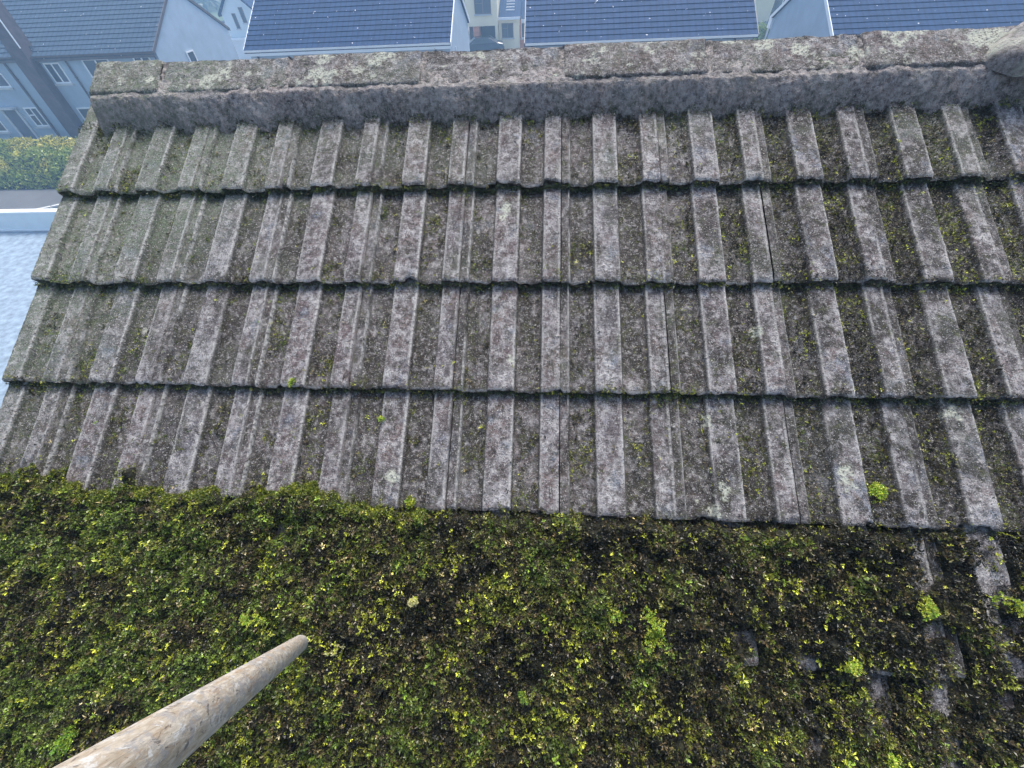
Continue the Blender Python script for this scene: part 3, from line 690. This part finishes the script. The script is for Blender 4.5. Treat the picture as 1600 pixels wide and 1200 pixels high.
for xx in (-22.2,):
    b = MB(); ym = (TYF+TYB)/2; ov = .25
    for s_ in (-1, 1):
        ya, yb_ = ym, ym+s_*(ym-TYF+ov); pr = [(ya, TZR+.03), (yb_, TZE+.03), (yb_, TZE-.14), (ya, TZR-.14)]
        b.prism(pr if s_ > 0 else pr[::-1], 'x', xx+.002, xx+.05)
    b.build('bargeboard', M['gutterb'], ta, origin=(xx, ym, TZE))
window(ta, -26.95, -25.3, -3.95, -2.95, TYF, 2); window(ta, -23.75, -22.72, -3.75, -2.93, TYF, 2)
window(ta, 30.5, 31.25, -4.0, -3.15, -22.2, 1, axis='y', face=1)
window(ta, -26.6, -24.6, -6.6, -5.3, TYF, 2); window(tb, -29.45, -28.45, -4.05, -3.05, TYF, 2)
window(tb, -29.3, -28.4, -6.5, -5.3, TYF, 1)
window(tc, -32.85, -31.95, -6.25, -5.2, TYF, 2, transom=.6); window(tc, -33.9, -32.5, -4.15, -3.45, TYF, 1)
window(tc, -36.6, -35.2, -4.2, -3.2, TYF, 2); window(tc, -36.8, -35.1, -6.5, -5.2, TYF, 2)
pipe(ta, -28.0+.08, TYF-.06, GZ, -3.0, M['gutterb']); pipe(tc, -31.80, TYF-.06, GZ, -3.0, M['gutterb'], .07)
pipe(ta, -22.35, TYF-.06, GZ, -3.0, M['gutterb'], .04)
pipe(ta, -22.35, TYB+.06, GZ, -3.0, M['gutterb'], .05)
d = MB(); d.box((-34.3, TYF-.05, GZ+.1), (-33.45, TYF-.004, -5.35)); dd = d.build('door', M['door'], tc, origin=(-33.9, TYF, GZ))
d = MB(); d.box((-34.45, TYF-.10, GZ), (-34.305, TYF-.003, -5.25)); d.box((-33.445, TYF-.10, GZ), (-33.3, TYF-.003, -5.25)); d.box((-34.5, TYF-.35, -5.245), (-33.25, TYF-.003, -5.15)); d.build('door_frame', M['sill'], dd, origin=(-33.9, TYF, GZ))
ch = MB(); ch.box((-30.52, TYF-.55, GZ), (-29.62, TYF-.005, -2.3)); ch.box((-30.50, TYF-.53, -2.3), (-29.64, TYF+.30, 1.6)); ch.box((-30.6, TYF-.63, 1.6), (-29.54, TYF+.40, 1.75))
cho = ch.build('chimney', M['stack'], tb, origin=(-30.1, TYF, GZ))
ch = MB(); ch.box((-29.637, TYF-.56, -2.30), (-29.60, TYF-.50, 1.5)); ch.build('lit_lead_flashing', M['white'], cho, origin=(-29.6, TYF, -2.6))  # white paints in the light caught along the flashing edge
for q in (-.25, .25):
    ch = MB(); ch.tube((-30.07+q, TYF-.1, 1.75), (-30.07+q, TYF-.1, 2.1), .11, .09, 12); ch.build('chimney_pot', M['pink'], cho, origin=(-30.1+q, TYF, 1.75), smooth=True)
# --- three detached houses
mid = gable_house('detached_house', 'detached house with dark blue-grey roof and white gutter, left of the cream house', -16.1, -5.1, 26.98, 34.2, -2.70, -.50, M['render_pale'], M['slate'], M['white'], M['white'], M['white'], GRP)
pipe(mid, -15.6, 26.9, GZ, -3.1, M['dark']); pipe(mid, -5.85, 26.9, GZ, -3.05, M['dark'], .06)
for dy in (27.9, 28.6):
    m = MB(); m.box((-5.095, dy, GZ), (-5.04, dy+.07, -3.15-(28.6-dy)*.3)); m.build('wall_pipe', M['white'], mid, origin=(-5.07, dy, GZ))
window(mid, -15.0, -13.4, -4.6, -3.4, 26.98, 2); window(mid, -8.4, -6.8, -4.6, -3.4, 26.98, 2); window(mid, -12, -9.5, -7, -5.6, 26.98, 3)
ctr = gable_house('detached_house', 'detached house whose dark blue-grey roof stands alone right of the cream house', -1.0, 9.9, 25.95, 33.2, -2.72, -.50, M['render_pale'], M['slate'], M['white'], M['dark'], None, GRP)
pipe(ctr, -.75, 25.87, GZ, -3.05, M['dark'], .06); pipe(ctr, 9.0, 25.87, GZ, -3.05, M['dark'], .06)
window(ctr, .4, 2.0, -4.7, -3.5, 25.95, 2); window(ctr, 6.6, 8.2, -4.7, -3.5, 25.95, 2)
rt = gable_house('detached_house', 'detached house with pale rendered gable and broad white bargeboard at the upper right', 13.3, 25.6, 25.1, 32.7, -2.95, -.65, M['render'], M['slate'], M['white'], M['white'], M['white'], GRP)
m = MB(); m.box((13.16, 32.55, -3.45), (13.42, 32.95, -3.0)); m.build('soffit_box', M['white'], rt, origin=(13.3, 32.7, -3.2))
m = MB(); m.tube((13.22, 32.78, GZ), (13.22, 32.78, -3.45), .05, n=8); m.build('downpipe', M['white'], rt, origin=(13.2, 32.8, GZ))
window(rt, 15, 16.8, -4.9, -3.7, 25.1, 2); window(rt, 20, 22, -4.9, -3.7, 25.1, 2)
# --- cream house across the road, with its porch extension
def S11(x, z, Y=50., Y0=45.):
    k = (Y+.474)/(Y0+.474); return (x+.053)*k-.053, (z-1.02)*k+1.02
GF = ground_z(0, 50.)
cx = [S11(v, 0)[0] for v in (-6.75, -4.12, -2.35, -1.2)]; zz = lambda z: S11(0, z)[1]
cr_ = thing('cream_house', 'cream two storey house with pinkish brick below, seen between the two blue-grey roofs', 'house', (cx[1], 52, float(GF)))
m = MB(); m.box((cx[0], 50, zz(-4.22)), (cx[1], 57, 1.2)); m.build('upper_wall', M['cream'], cr_, origin=(cx[0], 50, GF))
m = MB(); m.box((cx[0]+.05, 51.2, GF-.3), (cx[1]-.05, 56.9, zz(-4.22)-.004)); m.build('opening_shade', M['dark'], cr_, origin=(cx[0], 51, GF))  # dark block stands in for the shade inside the garage opening
m = MB(); m.box((cx[0]+.55, 50.05, GF-.3), (cx[0]+1.15, 51.19, zz(-4.22)-.004)); m.build('brick_pier', M['pink'], cr_, origin=(cx[0], 50, GF))
m = MB(); m.box((cx[1]-.28, 50.05, GF-.3), (cx[1]-.03, 51.19, zz(-4.22)-.004)); m.build('pillar', M['cream'], cr_, origin=(cx[1], 50, GF))
m = MB(); m.prism([(cx[0]-.4, 1.2), (cx[1]+.3, 1.2), ((cx[0]+cx[1])/2, 2.9)], 'y', 49.6, 57.4); m.build('roof', M['slate'], cr_, origin=(cx[0], 50, 1.2))
a0, a1 = S11(-5.98, 0)[0], S11(-4.62, 0)[0]
window(cr_, a0, a1, zz(-3.45), zz(-2.35), 50, 2, 'wframe_d', transom=.6)
m = MB(); m.box((cx[1]+.03, 50.6, GF-.3), (cx[2], 56, zz(-3.75))); ext = m.build('porch_wall', M['cream'], cr_, origin=(cx[1], 51, GF))
window(cr_, S11(-3.85, 0)[0], S11(-2.86, 0)[0], zz(-5.1), zz(-4.15), 50.6, 2, 'wframe_d', transom=.65)
m = MB(); m.prism([(50.3, zz(-3.76)), (56, zz(-3.76)), (56, zz(-2.7)), (54, zz(-2.7))], 'x', cx[1]-.0+.04, cx[2]+.15); m.build('porch_roof', M['slate'], cr_, origin=(cx[1], 51, GF))
m = MB(); m.box((cx[1]+.04, 50.2, zz(-3.9)), (cx[2]+.12, 50.29, zz(-3.74))); m.build('fascia', M['white'], cr_, origin=(cx[1], 50, GF))
for k in range(4):
    m = MB(); y_ = 51.4+.5*k; z_ = zz(-3.76)+(y_-50.3)*(zz(-2.7)-zz(-3.76))/3.7
    m.box((cx[1]+.7, y_, z_+.01), (cx[1]+1.5, y_+.12, z_+.09)); m.build('roof_light', M['white'], cr_, origin=(cx[1]+.7, y_, z_))
m = MB(); m.box((cx[2]+.004, 51.2, GF-.3), (cx[3]+1.5, 56, zz(-4.05))); m.build('brick_wall', M['pink'], cr_, origin=(cx[2], 51, GF))
window(cr_, S11(-2.22, 0)[0], S11(-1.92, 0)[0]+.12, zz(-5.25), zz(-4.2), 51.2, 1, 'white')
m = MB(); m.prism([(50.9, zz(-4.04)), (56, zz(-4.04)), (56, zz(-2.6)), (54.2, zz(-2.6))], 'x', cx[2]+.16, cx[3]+1.6); m.build('side_roof', M['slate'], cr_, origin=(cx[2], 51, GF))
m = MB(); m.box((cx[2]-.0+.16, 50.8, zz(-4.18)), (cx[3]+1.6, 50.89, zz(-4.0))); m.build('side_fascia', M['white'], cr_, origin=(cx[2], 51, GF))
# --- parked car in front of it
def car(label, x, y, gz, rz, paint):
    c = thing('parked_car', label, 'car', (x, y, gz)); c.rotation_euler = (0, 0, rz)
    def prof_body():
        return [(-2.05, .35), (-2.1, .62), (-1.95, .86), (-1.2, .95), (-.55, 1.38), (.75, 1.42), (1.5, 1.02), (2.0, .92), (2.1, .6), (2.05, .3), (1.7, .24), (-1.7, .24)]
    P = prof_body(); n = len(P); me = MB(); ks = []
    for yy, sc_, top in ((-.84, .97, .93), (-.70, 1, 1), (.70, 1, 1), (.84, .97, .93)):
        ks.append([(px*sc_, yy*(1 if pz < .95 else .86), .24+(pz-.24)*top) for px, pz in P])
    for k in range(3):
        for i in range(n):
            j = (i+1) % n; me.poly([ks[k][i], ks[k+1][i], ks[k+1][j], ks[k][j]])
    me.poly(ks[0]); me.poly(ks[3][::-1])
    vs = [Vector(v)+Vector((x, y, gz)) for v in me.v]; me.v = [tuple(v) for v in vs]
    o = me.build('body', paint, c)
    off = Vector((x, y, gz)); ad = lambda m_: setattr(m_, 'v', [tuple(Vector(v)+off) for v in m_.v])
    m = MB()
    for s_ in (-1, 1): m.prism([(-.95, 1.0), (-.5, 1.31), (.7, 1.34), (1.25, 1.02)], 'y', s_*.62, s_*.80)
    ad(m); m.build('side_window', M['carglass'], c)
    m = MB(); m.poly([(-1.22, -.6, .985), (-.60, -.56, 1.375), (-.60, .56, 1.375), (-1.22, .6, .985)]); ad(m); m.build('windscreen', M['carglass'], c)
    m = MB(); m.poly([(1.47, .6, 1.06), (.80, .56, 1.425), (.80, -.56, 1.425), (1.47, -.6, 1.06)]); ad(m); m.build('rear_window', M['carglass'], c)
    for sx in (-1.3, 1.3):
        for sy in (-1, 1):
            m = MB(); m.tube((sx, sy*.68, .32), (sx, sy*.87, .32), .32, n=20); ad(m); t = m.build('wheel', M['tyre'], c)
            m = MB(); m.tube((sx, sy*.86, .32), (sx, sy*.885, .32), .19, n=12); ad(m); m.build('rim', M['rim'], t)
    for sy in (-.6, .6):
        m = MB(); m.box((-2.10, sy-.16, .66), (-2.03, sy+.16, .80)); ad(m); m.build('headlight', M['sill'], c)
    return c
car('dark car parked under the overhang of the cream house', -6.1, 49.0, float(ground_z(0, 49.)), R_(8), M['car'])
car('pale silver car on the road in the gap left of the white bargeboard', 20.6, 47.5, float(ground_z(0, 47.5))+.06, R_(5), M['white'])
# --- pale house far behind, between the terrace and the first detached roof
ph = thing('far_house', 'small pale gabled house far off in the gap between the terrace and the blue-grey roof', 'house', (-29.3, 50, GZ))
m = MB(); m.prism([(-30.75, GZ), (-27.55, GZ), (-27.55, -2.9), (-29.1, -1.4), (-30.75, -3.1)], 'y', 50, 58); m.build('wall', M['whitewall'], ph, origin=(-29.1, 50, GZ))
m = MB(); m.prism([(-31.0, -3.30), (-29.1, -1.45), (-27.3, -3.1), (-27.3, -2.9), (-29.1, -1.2), (-31.0, -3.1)], 'y', 49.8, 58.2); m.build('roof', M['slate'], ph, origin=(-29.1, 50, -2))
window(ph, -29.75, -29.4, -4.2, -3.1, 50, 1, 'wframe_d'); window(ph, -28.9, -28.5, -3.8, -2.7, 50, 1, 'wframe_d')
m = MB(); m.box((-31.0, 48.9, -5.0), (-28.8, 49.97, -4.85)); m.box((-30.95, 49.0, GZ), (-28.85, 49.97, -5.0)); m.build('porch', M['white'], ph, origin=(-30, 49.5, GZ))
# --- distant houses on the hill, glimpsed in the right gap
for k, (x, y, w_, col) in enumerate(((23.5, 62, 7, 'cream'), (31.5, 64, 8, 'whitewall'))):
    z0 = float(ground_z(0, y)); h = thing('far_house', ['cream far house glimpsed left of the right gable', 'white far house beyond the right gable'][k], 'house', (x, y, z0))
    m = MB(); m.prism([(y, z0-.3), (y+7, z0-.3), (y+7, z0+4.6), (y+3.5, z0+6.8), (y, z0+4.6)], 'x', x-w_/2, x+w_/2); m.build('wall', M[col], h)
    stepped_roof(M['slate_old'], h, x-w_/2-.2, x+w_/2+.2, y-.3, z0+4.65, y+3.5, z0+7.0)
    for q in (-2, 0, 2): window(h, x+q-.6, x+q+.6, z0+3, z0+4.1, y, 2); 
    for q in (-2, 2): window(h, x+q-.6, x+q+.6, z0+.9, z0+2.1, y, 2)
# --- walls, kerbs
gw = MB(); gw.box((-60, 16.85, GZ), (-9, 17.08, GZ+.86)); gwo = thing('garden_wall', 'low white painted garden wall at the left edge', 'wall', (-26, 17, GZ)); gw.build('wall_panel', M['whitewall'], gwo)
gw = MB(); gw.box((-60, 16.80, GZ+.865), (-9, 17.13, GZ+.93)); gw.build('coping', M['white'], gwo)
gw = MB(); gw.box((-60, 16.755, GZ+.0), (-9, 16.845, GZ+.10)); gw.build('plinth', M['white'], gwo)
kb = MB()
for k in range(12): 
    x_ = -27.2+k*.62; y_ = 17.9+k*.42; kb.prism([(x_, y_), (x_+.58, y_+.39), (x_+.50, y_+.53), (x_-.08, y_+.14)], 'z', GZ+.02, GZ+.14)
tag(kb.build('kerb', M['kerb'], None, origin=(-25, 19, GZ)), kind='structure')
bw = thing('boundary_wall', 'low pale boundary wall beyond the road in the right gap', 'wall', (20, 46.4, float(ground_z(0, 46.4))))
m = MB(); m.box((12, 46.3, -7.2), (36, 46.5, -5.9)); m.build('wall_panel', M['cream'], bw)
m = MB(); m.box((12, 46.25, -5.895), (36, 46.55, -5.82)); m.build('coping', M['kerb'], bw)

# --- foliage
LEAFC = [np.array(c) for c in ((.10, .16, .03), (.26, .33, .05), (.60, .54, .12), (.05, .08, .03))]
def leaf_mat_mesh(name, P, size, col, parent=None, origin=None, seed=1, k=3):
    N = np.random.default_rng(seed).normal(0, 1, P.shape)+np.array([0, 0, .8])
    V, Q, C = sprigs(P, N, size, col, k, 1, seed); return np_mesh(name, V, Q, M['moss'], parent, origin=origin, attrs=dict(col=C), smooth=False)
# hedge bank
n = 26000; X = rng.uniform(-48, -24.0, n); Y = rng.uniform(21.7, 25.6, n)
e = np.minimum(np.clip((Y-21.7)/1.2, 0, 1), np.clip((25.6-Y)/.5, 0, 1)); ex = np.clip((-24-X)/.8, 0, 1)
top = (1.15+.35*sstep(22, 25, Y)+.5*(fbm(X, Y, 1.2, 301)-.5))*np.sqrt(e*ex)*(.45+.6*sstep(-38, -31, X))
Z = GZ + top*(1-rng.random(n)**2*.45)
mixc = sstep(.35, .65, fbm(X, Y, .9, 303)+.25*(Y-23.6)/2)[:, None]
colr = LEAFC[1]*(1-mixc)+LEAFC[2]*mixc; dk_ = rng.random(n) < .25; colr[dk_] = LEAFC[0]
hd = thing('hedge', 'yellow-green clipped hedge in front of the terrace at the left edge', 'hedge', (-36, 23.6, GZ))
leaf_mat_mesh('foliage', np.stack([X, Y, Z], 1), rng.uniform(.10, .22, n), colr, hd, (-36, 23.6, GZ), 305)
xs = np.linspace(-48, -24.1, 90); ys = np.linspace(21.75, 25.55, 24); XX, YY = np.meshgrid(xs, ys, indexing='ij')
e = np.minimum(np.clip((YY-21.75)/1.2, 0, 1), np.clip((25.55-YY)/.5, 0, 1))*np.clip((-24.1-XX)/.8, 0, 1)
np_mesh('branch_core', np.stack([XX, YY, GZ+.01+(.95+.35*sstep(22, 25, YY)+.5*(fbm(XX, YY, 1.2, 301)-.5))*np.sqrt(e)*(.45+.6*sstep(-38, -31, XX))], -1), grid_faces(*XX.shape), M['moss_base'], hd, (-36, 23.6, GZ))
def tree(label, x, y, h, r, seed, tone=0, name='leafy_tree', n=5200, lk=.22):
    z0 = float(ground_z(x, y)); t = thing(name, label, 'tree', (x, y, z0), 'trees beyond the houses'); rg = np.random.default_rng(seed)
    m = MB(); m.tube((x, y, z0), (x+.1, y, z0+h*.45), r*.09, r*.06, 8); m.tube((x+.1, y, z0+h*.45), (x-.1, y, z0+h*.8), r*.06, r*.02, 8)
    cs = []
    for k in range(11):
        a = rg.uniform(0, 2*PI); q = rg.uniform(.25, .75)*r; zc = z0+h*rg.uniform(.42, .92); p = (x+q*math.cos(a), y+q*math.sin(a), zc); cs.append((p, rg.uniform(.3, .5)*r))
        m.tube((x, y, zc-h*.15), p, r*.03, r*.01, 6)
    m.build('trunk', M['bark'], t, smooth=True)
    ids = rg.integers(0, len(cs), n); d = rg.normal(size=(n, 3)); d /= np.linalg.norm(d, axis=1, keepdims=True)
    cc = np.array([c_[0] for c_ in cs])[ids]; cr2 = np.array([c_[1] for c_ in cs])[ids]
    P = cc + d*(cr2*rg.random(n)**.4)[:, None]
    col = np.where((rg.random(n) < .4)[:, None], LEAFC[0], LEAFC[1])*(1+tone)*(.7+.6*(ids % 4/3))[:, None]
    leaf_mat_mesh('crown', P, rg.uniform(.7, 1.3, n)*lk, col, t, (x, y, z0+h*.6), seed, 3); return t
tree('green tree behind the porch roof of the cream house', -3.0, 60, 8, 3.2, 401)
tree('broad tree rising behind the cream house', -8.5, 63, 9.5, 3.6, 402)
tree('rounded shrub-like tree beside the right edge of the middle roof', 17.4, 44.3, 2.4, 1.1, 403, .2, n=2600, lk=.13)
tree('tall bluish tree in the gap left of the white bargeboard', 22.0, 55, 8.5, 2.6, 404)
tree('dark tree at the far side of the right gap', 27.5, 52, 9, 3, 405, -.2)
tree('tree behind the small pale far house', -36, 66, 10, 4, 406)
tree('tree between the far house and the first blue-grey roof', -24, 64, 9, 3.5, 407)
# far tree line
n = 22000; X = rng.uniform(-260, 260, n); Y = rng.uniform(95, 130, n); Z = ground_z(X, Y) + 8*rng.random(n)**.7*(.5+fbm(X, Y, 14, 411))
tl = leaf_mat_mesh('far_wood', np.stack([X, Y, Z], 1), rng.uniform(1.0, 2.2, n), np.where((rng.random(n) < .5)[:, None], LEAFC[0], LEAFC[3]), None, (0, 110, GZ), 413)
tag(tl, 'distant belt of trees closing the view behind the houses', 'woodland', None, 'stuff')

# ================================================================== HAZE
def haze_build(t, b, N):
    t.nodes.remove(b)
    pv = N('ShaderNodeVolumePrincipled'); pv.inputs['Color'].default_value = (.42, .68, 1.0, 1); pv.inputs['Density'].default_value = HAZE
    pv.inputs['Anisotropy'].default_value = .2
    t.links.new(pv.outputs[0], t.nodes['Material Output'].inputs['Volume'])
HAZE = .0044
if HAZE > 0:
    hz = MB(); hz.box((-320, -60, GZ-1.3), (320, 430, 24)); mt = nmat('haze_air', haze_build)
    ho = hz.build('haze', mt, None, origin=(0, 0, 0)); tag(ho, 'pale blue haze in the air around the houses', 'haze', None, 'stuff')
